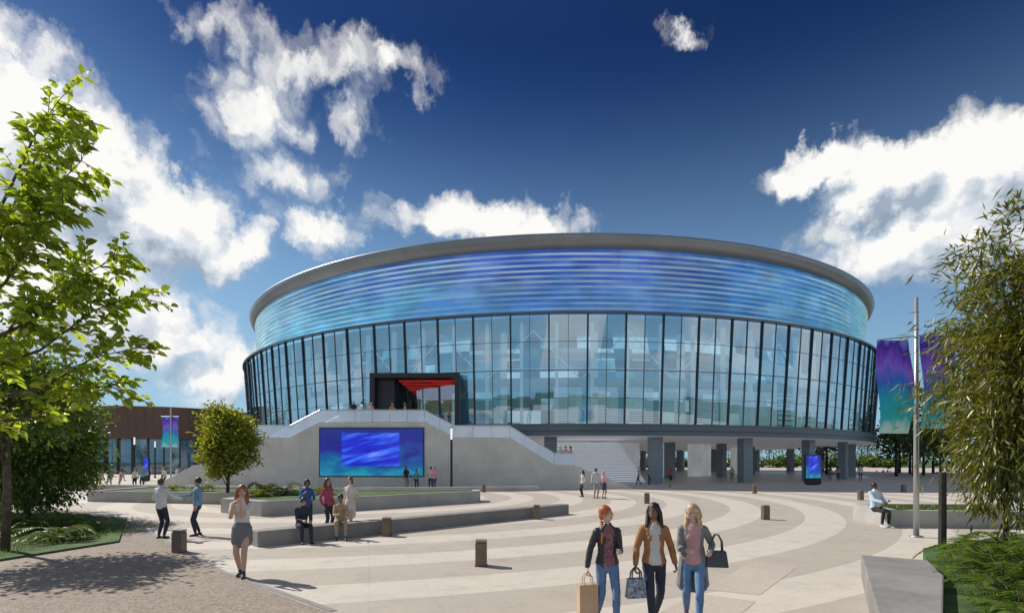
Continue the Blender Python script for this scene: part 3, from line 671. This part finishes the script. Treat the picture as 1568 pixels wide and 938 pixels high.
# ------------------------------------------------------------------ people
class Pr:
    def __init__(s): s.V=[];s.F=[];s.Lb=[]
    def tube(s,pts,rad,lab,side=(1,0,0),n=10,front=None,flab=None,rec=1.):
        pts=[Vector(p) for p in pts]; rad=[(r,r) if isinstance(r,(int,float)) else r for r in rad]; k=len(pts)
        side=Vector(side); rings=[]
        tang=[(pts[min(i+1,k-1)]-pts[max(i-1,0)]).normalized() for i in range(k)]
        def ring(c,t,a,b):
            sd=side-t*side.dot(t)
            if sd.length<.05: sd=Vector((.2,1,.1))-t*Vector((.2,1,.1)).dot(t)
            sd.normalize(); ot=t.cross(sd); r=[]
            for j in range(n):
                th=2*math.pi*(j+.5)/n; q=1.
                if front is not None:
                    dd=abs((th-1.5*math.pi+math.pi)%(2*math.pi)-math.pi)
                    if dd<front: q=rec
                r.append(c+sd*a*math.cos(th)*q+ot*b*math.sin(th)*q)
            return r
        a,b=rad[0]; q=min(a,b)
        for ph in(70,35): rings.append(ring(pts[0]-tang[0]*q*math.sin(R(ph))*.8,tang[0],a*math.cos(R(ph)),b*math.cos(R(ph))))
        for i in range(k): rings.append(ring(pts[i],tang[i],*rad[i]))
        a,b=rad[-1]; q=min(a,b)
        for ph in(35,70): rings.append(ring(pts[-1]+tang[-1]*q*math.sin(R(ph))*.8,tang[-1],a*math.cos(R(ph)),b*math.cos(R(ph))))
        o=len(s.V)
        for r in rings: s.V.extend(r)
        K=len(rings)
        for i in range(K-1):
            for j in range(n):
                s.F.append((o+i*n+j,o+i*n+(j+1)%n,o+(i+1)*n+(j+1)%n,o+(i+1)*n+j))
                th=2*math.pi*(j+1.)/n
                if front is not None and abs((th-1.5*math.pi+math.pi)%(2*math.pi)-math.pi)<front: s.Lb.append(flab)
                else: s.Lb.append(lab)
        s.F.append(tuple(o+j for j in range(n))[::-1]); s.Lb.append(lab)
        s.F.append(tuple(o+(K-1)*n+j for j in range(n))); s.Lb.append(lab)
    def ell(s,c,rad,lab,M=None,n=10,k=7):
        o=len(s.V); c=Vector(c); M=M or Matrix.Identity(3)
        for i in range(1,k):
            ph=math.pi*i/k
            for j in range(n):
                th=2*math.pi*j/n; s.V.append(c+M@Vector((rad[0]*math.sin(ph)*math.cos(th),rad[1]*math.sin(ph)*math.sin(th),-rad[2]*math.cos(ph))))
        s.V.append(c+M@Vector((0,0,-rad[2]))); s.V.append(c+M@Vector((0,0,rad[2])))
        lo=len(s.V)-2; hi=lo+1
        for i in range(k-2):
            for j in range(n): s.F.append((o+i*n+j,o+i*n+(j+1)%n,o+(i+1)*n+(j+1)%n,o+(i+1)*n+j)); s.Lb.append(lab)
        for j in range(n):
            s.F.append((o+(j+1)%n,o+j,lo)); s.Lb.append(lab)
            s.F.append((o+(k-2)*n+j,o+(k-2)*n+(j+1)%n,hi)); s.Lb.append(lab)
def ik(a,c,l1,l2,pole):
    d=c-a; L_=d.length; mx=(l1+l2)*.999
    if L_>mx: c=a+d*(mx/L_); d=c-a; L_=mx
    u=d/L_; x=(l1*l1-l2*l2+L_*L_)/(2*L_); h=math.sqrt(max(0,l1*l1-x*x))
    p=pole-u*pole.dot(u); p.normalize(); return a+u*x+p*h,c
def hand(pb,w_,d,pn,th,curl=.35):
    d=d.normalized(); pn=(pn-d*pn.dot(d)).normalized(); th=(th-d*th.dot(d)-pn*th.dot(pn)).normalized()
    pb.tube([w_-d*.01,w_+d*.04,w_+d*.082],[(.024,.019),(.036,.016),(.036,.012)],'skin',side=th,n=8)
    for i,l in enumerate((.068,.078,.072,.056)):
        p=w_+d*.08+th*(.028-.0185*i); c=curl*.6; pts=[p-d*.02,p]
        for s_ in(.45,.32,.25):
            p=p+(d*math.cos(c)+pn*math.sin(c))*l*s_; pts.append(p); c+=curl
        pb.tube(pts,[.009,.009,.0085,.0078,.0066],'skin',side=th,n=6)
    p=w_+d*.025+th*.022; q=p+(d*.65+th*.6+pn*.35).normalized()*.04; pb.tube([p,q,q+(d*.85+th*.2+pn*.45).normalized()*.03],[.012,.0105,.008],'skin',side=pn,n=6)
def pmat(kind,col):
    key='%s_%d_%d_%d'%(kind,col[0]*255,col[1]*255,col[2]*255)
    if kind=='skin': return pm(key,col,.5,var=.04,scale=8)
    if kind=='hair': return pm(key,col,.45,var=.35,scale=30,bump=.5,bscale=90,bdist=.005)
    if kind=='plaid': return pm(key,col,.8,var=.4,scale=25)
    if kind=='leather': return pm(key,col,.35,var=.12,scale=8,bump=.4,bscale=16,bdist=.01)
    return pm(key,col,.8,var=.09,scale=7,bump=.45,bscale=14,bdist=.010)
SK=[(.52,.33,.24),(.45,.27,.19),(.20,.11,.07),(.10,.055,.035),(.58,.40,.31)]
def person(name,x,y,z=0,yaw=0,H=1.7,female=True,skin=0,hair=(.03,.02,.015),style='short',top=(.3,.3,.3),inner=None,bottom=(.03,.04,.08),shoe=(.03,.03,.03),
   sleeve='long',low='pants',hem=.62,coat=None,lean=0,twist=0,head=(0,0),pel=(0,0,.95),la=None,ra=None,lw=None,rw=None,vox=.016,curl=.35,tk='cloth',ik_='cloth',near=False,lfd=0,rfd=0,lh=None,rh=None,lpole=(.35,1,-.2),rpole=(-.35,1,-.2)):
    pb=Pr(); post=Pr(); P_=Vector(pel); RL=Matrix.Rotation(R(twist),3,'Z')@Matrix.Rotation(R(lean),3,'X')
    U=lambda a,b,c:P_+RL@Vector((a,b,c-.95))
    sd=RL@Vector((1,0,0)); NS=24 if near else 14
    if female: tor=[(.84,.150,.105),(.92,.163,.116),(1.04,.122,.09),(1.16,.130,.10),(1.27,.146,.108),(1.345,.150,.09),(1.395,.115,.07),(1.43,.06,.05)]
    else: tor=[(.84,.150,.105),(.93,.158,.115),(1.05,.143,.108),(1.18,.158,.118),(1.30,.178,.12),(1.37,.18,.10),(1.42,.13,.078),(1.46,.065,.058)]
    shx=.152 if female else .180; shz=1.345 if female else 1.375
    pb.tube([U(0,0,.82),U(0,0,.90),U(0,0,1.02)],[(.13,.095),(.158,.112),(.13,.095)],'bottom',side=sd,n=NS)
    rr=[t for t in tor if t[0]>=1.0]
    ex=.012 if inner else .004
    hemr=(.162,.118) if female else (.165,.12)
    pts=[U(0,0,.90 if coat is None else .93)]+[U(0,0,t[0]) for t in rr]; rads=[(hemr[0]+ex,hemr[1]+ex)]+[(t[1]+ex,t[2]+ex) for t in rr]
    if inner:
        pb.tube([U(0,0,.90)]+pts[1:],[(a-.012,b-.010) for a,b in rads],'inner',side=sd,n=NS)
        pb.tube(pts,rads,'top',side=sd,n=NS,front=R(24 if coat is None else 36),flab='inner',rec=.78)
    else: pb.tube(pts,rads,'top',side=sd,n=NS)
    if female:
        pb.tube([U(-.062,-.058-ex,1.235),U(0,-.050-ex,1.238),U(.062,-.058-ex,1.235)],[(.056,.050),(.050,.044),(.056,.050)],'bust',side=RL@Vector((0,0,1)),n=12)
    if coat is not None:
        pb.tube([(P_.x,P_.y+.05,coat),(P_.x,P_.y+.03,(coat+.95)/2),U(0,.015,.95),U(0,.01,1.1)],[(.225,.165),(.205,.15),(.185,.14),(.15,.12)],'top',side=sd,n=NS,front=R(52),flab='top',rec=-.45)
    if low in('skirt','dress'):
        pb.tube([U(0,0,1.03),U(0,0,.92),U(0,-.0,(.92+hem)/2),U(0,0,hem)],[(.125,.095),(.172,.130),(.184,.150),(.188,.158)],'top' if low=='dress' else 'bottom',side=sd,n=NS)
    pb.tube([U(0,.012,1.39),U(0,.0,1.50)],[.052,.046],'skin',side=sd)
    HB=U(0,.0,1.475); RH=RL@Matrix.Rotation(R(head[0]),3,'Z')@Matrix.Rotation(R(head[1]),3,'X')
    h=lambda a,b,c:HB+RH@Vector((a,b,c-1.475))
    zc=1.590
    pb.ell(h(0,.008,zc+.008),(.071,.090,.100),'skin',RH,14,10)
    pb.ell(h(0,-.022,zc-.045),(.052,.062,.066),'skin',RH,12,9)
    pb.tube([h(0,-.083,zc+.008),h(0,-.096,zc-.020)],[.008,.013],'skin')
    for s in(-1,1):
        if style not in('long','bob'): pb.ell(h(.071*s,.012,zc-.010),(.008,.015,.025),'skin',RH,8,6)
        post.ell(h(.029*s,-.0815,zc+.010),(.013,.006,.0065),'eye',RH,8,6)
        post.tube([h(.014*s,-.0855,zc+.032),h(.044*s,-.078,zc+.034)],[.0035,.003],'hair',n=5)
    post.tube([h(-.02,-.079,zc-.056),h(0,-.0855,zc-.057),h(.02,-.079,zc-.056)],[.004,.0065,.004],'lip',n=6)
    if style!='bald': pb.ell(h(0,.020,zc+.024),(.083,.096,.103),'hair',RH,14,10)
    if style=='long':
        pb.tube([h(0,.07,zc+.03),h(0,.095,zc-.08),U(0,.10,1.36),U(0,.115,1.22)],[(.07,.05),(.085,.04),(.095,.035),(.06,.02)],'hair',side=sd,n=12)
        for s in(-1,1): pb.tube([h(.055*s,.0,zc+.06),h(.088*s,.01,zc-.02),U(.095*s,-.03,1.40),U(.09*s,-.075,1.27)],[.03,.03,.034,.016],'hair',n=8)
    if style=='bun': pb.ell(h(0,.10,zc+.07),(.045,.045,.045),'hair',RH)
    if style=='pony': pb.tube([h(0,.10,zc+.04),h(0,.14,zc-.04),h(0,.12,zc-.16)],[.03,.032,.012],'hair')
    if style=='bob':
        pb.tube([h(0,.05,zc+.02),h(0,.065,zc-.09)],[(.078,.055),(.085,.05)],'hair',side=sd,n=12)
        for s in(-1,1): pb.tube([h(.06*s,.0,zc+.05),h(.08*s,.0,zc-.08)],[.028,.024],'hair')
    if style=='braid':
        pb.ell(h(0,.03,zc+.035),(.088,.095,.098),'hair',RH,14,10); pb.ell(h(0,.075,zc-.03),(.062,.045,.06),'hair',RH,12,8)
        for k in range(10):
            t=k/9; pb.ell(U(-.075-.035*t,.03-.12*math.sin(t*1.8),1.47-.27*t),(.026-.009*t,.024-.006*t,.022),'hair',RL,8,6)
    for s,wr,sl_pole,hd in((1,lw,lpole,lh),(-1,rw,rpole,rh)):
        S=U(shx*s,.0,shz); W=Vector(wr) if wr else U((shx+.075)*s,-.04,.86)
        E,W=ik(S,W,.285,.25,Vector(sl_pole)); f=1. if female else 1.15
        c=.010 if inner else .005
        ua='skin' if sleeve=='none' else 'top'; fa='top' if sleeve=='long' else 'skin'
        c1=c if ua=='top' else -.002
        pb.tube([S.lerp(U(0,0,shz),.35),S],[.050*f,(.047*f+c1)],'top' if sleeve!='none' else 'skin')
        if sleeve=='short':
            pb.tube([S,S.lerp(E,.62)],[.052*f+.006,.050*f+.006],'top'); pb.tube([S,E],[.045*f,.037*f],'skin')
        else: pb.tube([S,S.lerp(E,.5),E],[.046*f+c1,.043*f+c1,.037*f+c1],ua)
        wl=.93
        c2=c if fa=='top' else -.001
        pb.tube([E,E.lerp(W,.35),E.lerp(W,wl)],[.038*f+c2,.037*f+c2,.028*f+c2],fa); pb.tube([E.lerp(W,.7),W],[.027*f,.023*f],'skin')
        d=(W-E).normalized(); hd_=Vector(hd) if hd else d
        pn=RL@Vector((-s,0,0))
        if abs(d.z)<.75: pn=RL@Vector((-s*.7,0,-.5))
        thd=RL@Vector((0,-1,.0)) if abs(d.y)<.8 else RL@Vector((-s*.3,0,1))
        hand(pb if near else post,W,hd_,pn,thd,curl)
    for s,an,fy in((1,la,lfd),(-1,ra,rfd)):
        Hh=P_+Vector((.085*s,0,-.06)); A=Vector(an) if an else Vector((.095*s,0,.085))
        K,A=ik(Hh,A,.43,.41,Vector((.08*s,-1,.05)))
        fd=Matrix.Rotation(R(fy),3,'Z')@Vector((.12*s,-1,0)).normalized()
        bare=low in('skirt','dress','shorts'); lb='skin' if bare else 'bottom'; q=0 if bare else .004
        pb.tube([Hh,Hh.lerp(K,.45),K,K.lerp(A,.32),A.lerp(K,.12)],[.084 if not bare else .074,.074 if not bare else .066,.054+q,.052+q,.034+q*2],lb,n=12)
        if low=='shorts': pb.tube([Hh,Hh.lerp(K,.75)],[.092,.085],'bottom',n=12)
        pb.tube([A.lerp(K,.14),A-Vector((0,0,.02))],[.034,.034],'shoe')
        b0=A-Vector((0,0,.085))
        pb.tube([b0-fd*.045+Vector((0,0,.036)),b0+fd*.06+Vector((0,0,.036)),b0+fd*.15+Vector((0,0,.028))],[(.034,.034),(.040,.034),(.030,.026)],'shoe',side=fd.cross(Vector((0,0,1))),n=10)
    labs=['skin','hair','top','inner','bottom','shoe','eye','lip']
    skc=SK[skin]
    mats=[pmat('skin',skc),pmat('hair',hair),pmat(tk,top),pmat(ik_,inner or top),pmat('denim',bottom),pmat('leather',shoe),pm('eye_dark',(.03,.025,.02),.2),pm('lips',(.38,.10,.09),.4)]
    me=bpy.data.meshes.new('tmp'); me.from_pydata([tuple(v) for v in pb.V],[],pb.F); ob=bpy.data.objects.new('tmp',me); COL.objects.link(ob)
    rm=ob.modifiers.new('r','REMESH'); rm.mode='VOXEL'; rm.voxel_size=vox; rm.use_smooth_shade=True
    sm=ob.modifiers.new('s','SMOOTH'); sm.factor=.5; sm.iterations=2 if near else 1
    ev=ob.evaluated_get(bpy.context.evaluated_depsgraph_get()); m2=ev.to_mesh()
    VN=np.array([v.normal[:] for v in m2.vertices]) if near else None
    nv=len(m2.vertices); V=np.empty(nv*3,np.float32); m2.vertices.foreach_get('co',V); V=V.reshape(-1,3)
    F=[tuple(p.vertices) for p in m2.polygons]; C_=[p.center.copy() for p in m2.polygons]
    ev.to_mesh_clear(); bpy.data.objects.remove(ob); bpy.data.meshes.remove(me)
    bv=BVHTree.FromPolygons(pb.V,pb.F); mi=[]
    for c in C_:
        r=bv.find_nearest(c); lb=pb.Lb[r[2]] if r[2] is not None else 'skin'
        if lb=='bust':
            q=RL.transposed()@(c-P_); lb='inner' if inner and abs(q.x)<(.085 if coat else .052) else 'top'
        mi.append(labs.index(lb))
    if near:
        # tidy the hem lines, then press soft folds into the cloth
        Fa=np.array([f if len(f)==4 else (f[0],f[1],f[2],f[2]) for f in F]); mi=np.array(mi)
        for _ in range(4):
            vt=np.zeros((nv,8))
            for c in range(4): np.add.at(vt,(Fa[:,c],mi),1.)
            mi=np.argmax(vt[Fa].sum(1),1)
        cl_=np.isin(np.argmax(vt,1),[2,3,4])
        for i in np.nonzero(cl_)[0]:
            a_,b_,c_=V[i]; q=mnoise.noise(Vector((a_*13,b_*13,c_*20+a_*9)))*.005+mnoise.noise(Vector((a_*30+b_*12,b_*30,c_*48)))*.0012
            V[i]=V[i]+VN[i]*q
        mi=[int(v) for v in mi]
    V=[tuple(v) for v in V]+[tuple(v) for v in post.V]; F=F+[tuple(i+nv for i in f) for f in post.F]; mi+= [labs.index(l) for l in post.Lb]
    s_=H/1.7
    me=bpy.data.meshes.new(name); me.from_pydata([(a*s_,b*s_,c*s_) for a,b,c in V],[],F)
    for m_ in mats: me.materials.append(m_)
    me.polygons.foreach_set('material_index',mi); me.polygons.foreach_set('use_smooth',[True]*len(F)); me.update()
    ob=bpy.data.objects.new(name,me); COL.objects.link(ob); ob.location=(x,y,z); ob.rotation_euler=(0,0,R(yaw)); return ob
RED=(.42,.12,.03);BLK=(.012,.010,.010);BLO=(.50,.36,.20);BRN=(.09,.045,.025)
walkL=dict(la=(.06,-.22,.09),ra=(-.07,.22,.13)); walkR=dict(ra=(-.06,-.22,.09),la=(.07,.22,.13))
N_=dict(near=True,vox=.006)
person('woman',1.30,7.27,yaw=8,H=1.63,skin=4,hair=RED,style='braid',top=(.022,.022,.026),inner=(.22,.10,.11),tk='leather',ik_='plaid',bottom=(.10,.19,.34),shoe=(.05,.04,.04),head=(48,-3),
   lw=(.10,-.27,1.10),rw=(-.30,-.03,.84),curl=.9,**walkL,**N_)
person('woman',1.94,7.27,yaw=-4,H=1.67,skin=2,hair=BLK,style='long',top=(.33,.15,.06),inner=(.55,.53,.50),bottom=(.022,.028,.05),shoe=(.03,.03,.03),head=(-30,2),
   lw=(.27,-.10,.88),rw=(-.27,-.12,.86),curl=.8,**walkR,**N_)
person('woman',2.50,7.35,yaw=-14,H=1.66,skin=4,hair=BLO,style='long',top=(.20,.20,.205),inner=(.55,.30,.30),bottom=(.12,.22,.38),shoe=(.10,.07,.05),head=(-38,14),coat=.55,lean=3,
   lw=(.22,-.14,1.06),rw=(-.10,-.27,1.08),curl=.7,**walkL,**N_)
person('woman',-5.23,10.3,yaw=12,H=1.78,skin=0,hair=(.25,.08,.03),style='long',top=(.60,.58,.55),bottom=(.16,.16,.18),inner=None,shoe=(.02,.03,.05),sleeve='short',low='skirt',hem=.66,head=(15,8),
   lw=(.05,-.27,1.36),rw=(-.07,-.27,1.34),la=(.055,-.10,.09),ra=(-.05,.08,.10),curl=.8,near=True,vox=.009)
M_=dict(vox=.012)
person('man',-10.16,15.4,yaw=165,H=1.74,female=False,skin=1,hair=BRN,top=(.62,.63,.65),bottom=(.02,.025,.045),rw=(-.42,-.30,1.12),lw=(.22,-.25,1.10),head=(20,0),**M_)
person('man',-9.46,16.0,yaw=-55,H=1.74,female=False,skin=1,hair=BLK,top=(.16,.30,.44),bottom=(.025,.03,.06),rw=(-.25,-.42,1.15),lw=(.28,-.05,.88),head=(-10,0),la=(.12,-.06,.085),ra=(-.12,.06,.085),**M_)
person('woman',-6.55,17.0,yaw=25,H=1.66,skin=2,hair=BLK,style='bob',top=(.03,.10,.30),bottom=(.02,.02,.03),rw=(-.12,-.30,1.25),lw=(.15,-.28,1.05),**M_)
person('woman',-5.75,16.6,yaw=60,H=1.72,skin=1,hair=BRN,style='long',top=(.35,.06,.12),bottom=(.03,.03,.05),**M_)
person('woman',-5.15,16.9,yaw=-20,H=1.74,skin=4,hair=(.2,.06,.03),style='bob',top=(.65,.60,.56),bottom=(.60,.55,.50),low='skirt',hem=.5,sleeve='short',lw=(.22,-.22,1.1),**M_)
sit=dict(pel=(0,.12,.53),la=(.12,-.36,.085),ra=(-.12,-.33,.085))
person('man',-5.75,14.62,yaw=38,H=1.68,female=False,skin=1,hair=BLK,top=(.025,.03,.05),bottom=(.02,.025,.045),lean=16,lw=(.12,-.32,.62),rw=(-.10,-.32,.64),**sit,**M_)
person('woman',-4.95,15.35,yaw=20,H=1.72,skin=2,hair=BLK,style='bun',top=(.40,.27,.16),bottom=(.32,.27,.2),lean=10,lw=(.10,-.28,.80),rw=(-.10,-.34,.72),**sit,**M_)
person('man',12.55,18.25,yaw=12,H=1.80,female=False,skin=3,hair=BLK,top=(.50,.62,.72),inner=(.7,.7,.7),bottom=(.015,.015,.02),shoe=(.6,.6,.6),lean=-3,pel=(0,.08,.66),la=(.02,-.38,.085),ra=(-.15,-.30,.085),lw=(.18,-.22,.84),rw=(-.12,-.30,.80),**M_)
F_=dict(vox=.022)
tops=[(.5,.5,.5),(.05,.07,.2),(.45,.05,.05),(.6,.58,.5),(.02,.02,.03),(.1,.3,.4),(.35,.2,.1),(.15,.2,.1),(.6,.3,.35)]
bots=[(.02,.025,.05),(.04,.06,.12),(.3,.28,.24),(.015,.015,.02)]
styles=['long','bob','pony','bun']
def far(x,y,z=0,yaw=None):
    fem=rnd.random()<.5; q=rnd.random()
    kw={}
    if q<.35: kw.update(walkL)
    if rnd.random()<.4: kw['lw']=(.15,-.30,1.1+rnd.uniform(-.1,.2))
    person('woman' if fem else 'man',x,y,z,yaw=rnd.uniform(-180,180) if yaw is None else yaw,H=rnd.uniform(1.63,1.72) if fem else rnd.uniform(1.72,1.84),female=fem,skin=rnd.randrange(4),
      hair=rnd.choice([BLK,BRN,BRN,BLO]),style=rnd.choice(styles) if fem else 'short',top=rnd.choice(tops),bottom=rnd.choice(bots),sleeve=rnd.choice(['long','short']),
      low='skirt' if fem and rnd.random()<.25 else 'pants',**kw,**F_)
for x,y in((-8.2,41.2),(-7.35,40.9),(-6.25,41.),(-5.85,40.2),(4.42,33.3),(5.0,31.7),(5.5,31.9),(11.7,49.),(12.9,50.3),(36.2,60.5),(37.7,61.5),(39.3,60.),
  (-31.8,39.2),(-31.2,39.5),(-32.2,41.5),(-30.9,42.),(-33,43.6),(-31.2,44.),(-30.3,43.6),(-30,46),(-28.3,45),(-33.6,40.5),(-26.5,43),(-27.1,43.4),(-24.,46),(-36,52),(-34.8,53),(-31,55),(-44,60),(-42,61.5),(-30,60),(-22,45),(14.,47.),(31,56),(24,58)):
    far(x,y)
for x,y,z in((-13,43.7,5.35),(-12.4,43.9,5.35),(-11.6,43.8,5.35),(-9.9,44.,5.35),(-8.8,43.8,5.35),(3.95,43.8,1.8),(4.4,43.6,1.8),(4.85,43.9,1.8)): far(x,y,z)

def bag(name,x,y,z,w_,d,h,mat,hm,hh=.18,yaw=0,taper=.85,tote=False):
    e=group(name); m=MB(); c,s=math.cos(yaw),math.sin(yaw)
    q=lambda a,b,zz:(x+c*a-s*b,y+s*a+c*b,zz)
    W=w_/2; D_=d/2
    t=taper
    m.hexa([q(-W,-D_,z),q(W,-D_,z),q(W,D_,z),q(-W,D_,z),q(-W*t,-D_*t,z+h),q(W*t,-D_*t,z+h),q(W*t,D_*t,z+h),q(-W*t,D_*t,z+h)])
    m.obj('body',[mat],e,bevel=.012 if not tote else .003)
    m=MB()
    for b in(-D_*t*.8,D_*t*.8):
        m.tube([q(-W*.5,b,z+h-.01),q(-W*.45,b*.7,z+h+hh*.6),q(-W*.15,b*.4,z+h+hh),q(W*.15,b*.4,z+h+hh),q(W*.45,b*.7,z+h+hh*.6),q(W*.5,b,z+h-.01)],.006 if tote else .010,0,6)
    m.obj('handles',[hm],e)
kraft=pm('kraft_paper',(.50,.33,.20),.8,var=.08); bk=pm('bag_leather',(.05,.055,.065),.4,var=.2,scale=10,bump=.4); pat=pm('bag_pattern',(.20,.25,.30),.6,var=.6,scale=25)
bag('shopping_bag',1.02,7.18,.17,.26,.12,.42,kraft,kraft,.15,R(12),1.,True)
bag('handbag',1.66,7.12,.42,.28,.12,.26,pat,bk,.14,R(10),.8)
bag('handbag',2.80,7.28,.80,.30,.14,.22,bk,bk,.22,R(-10),.8)
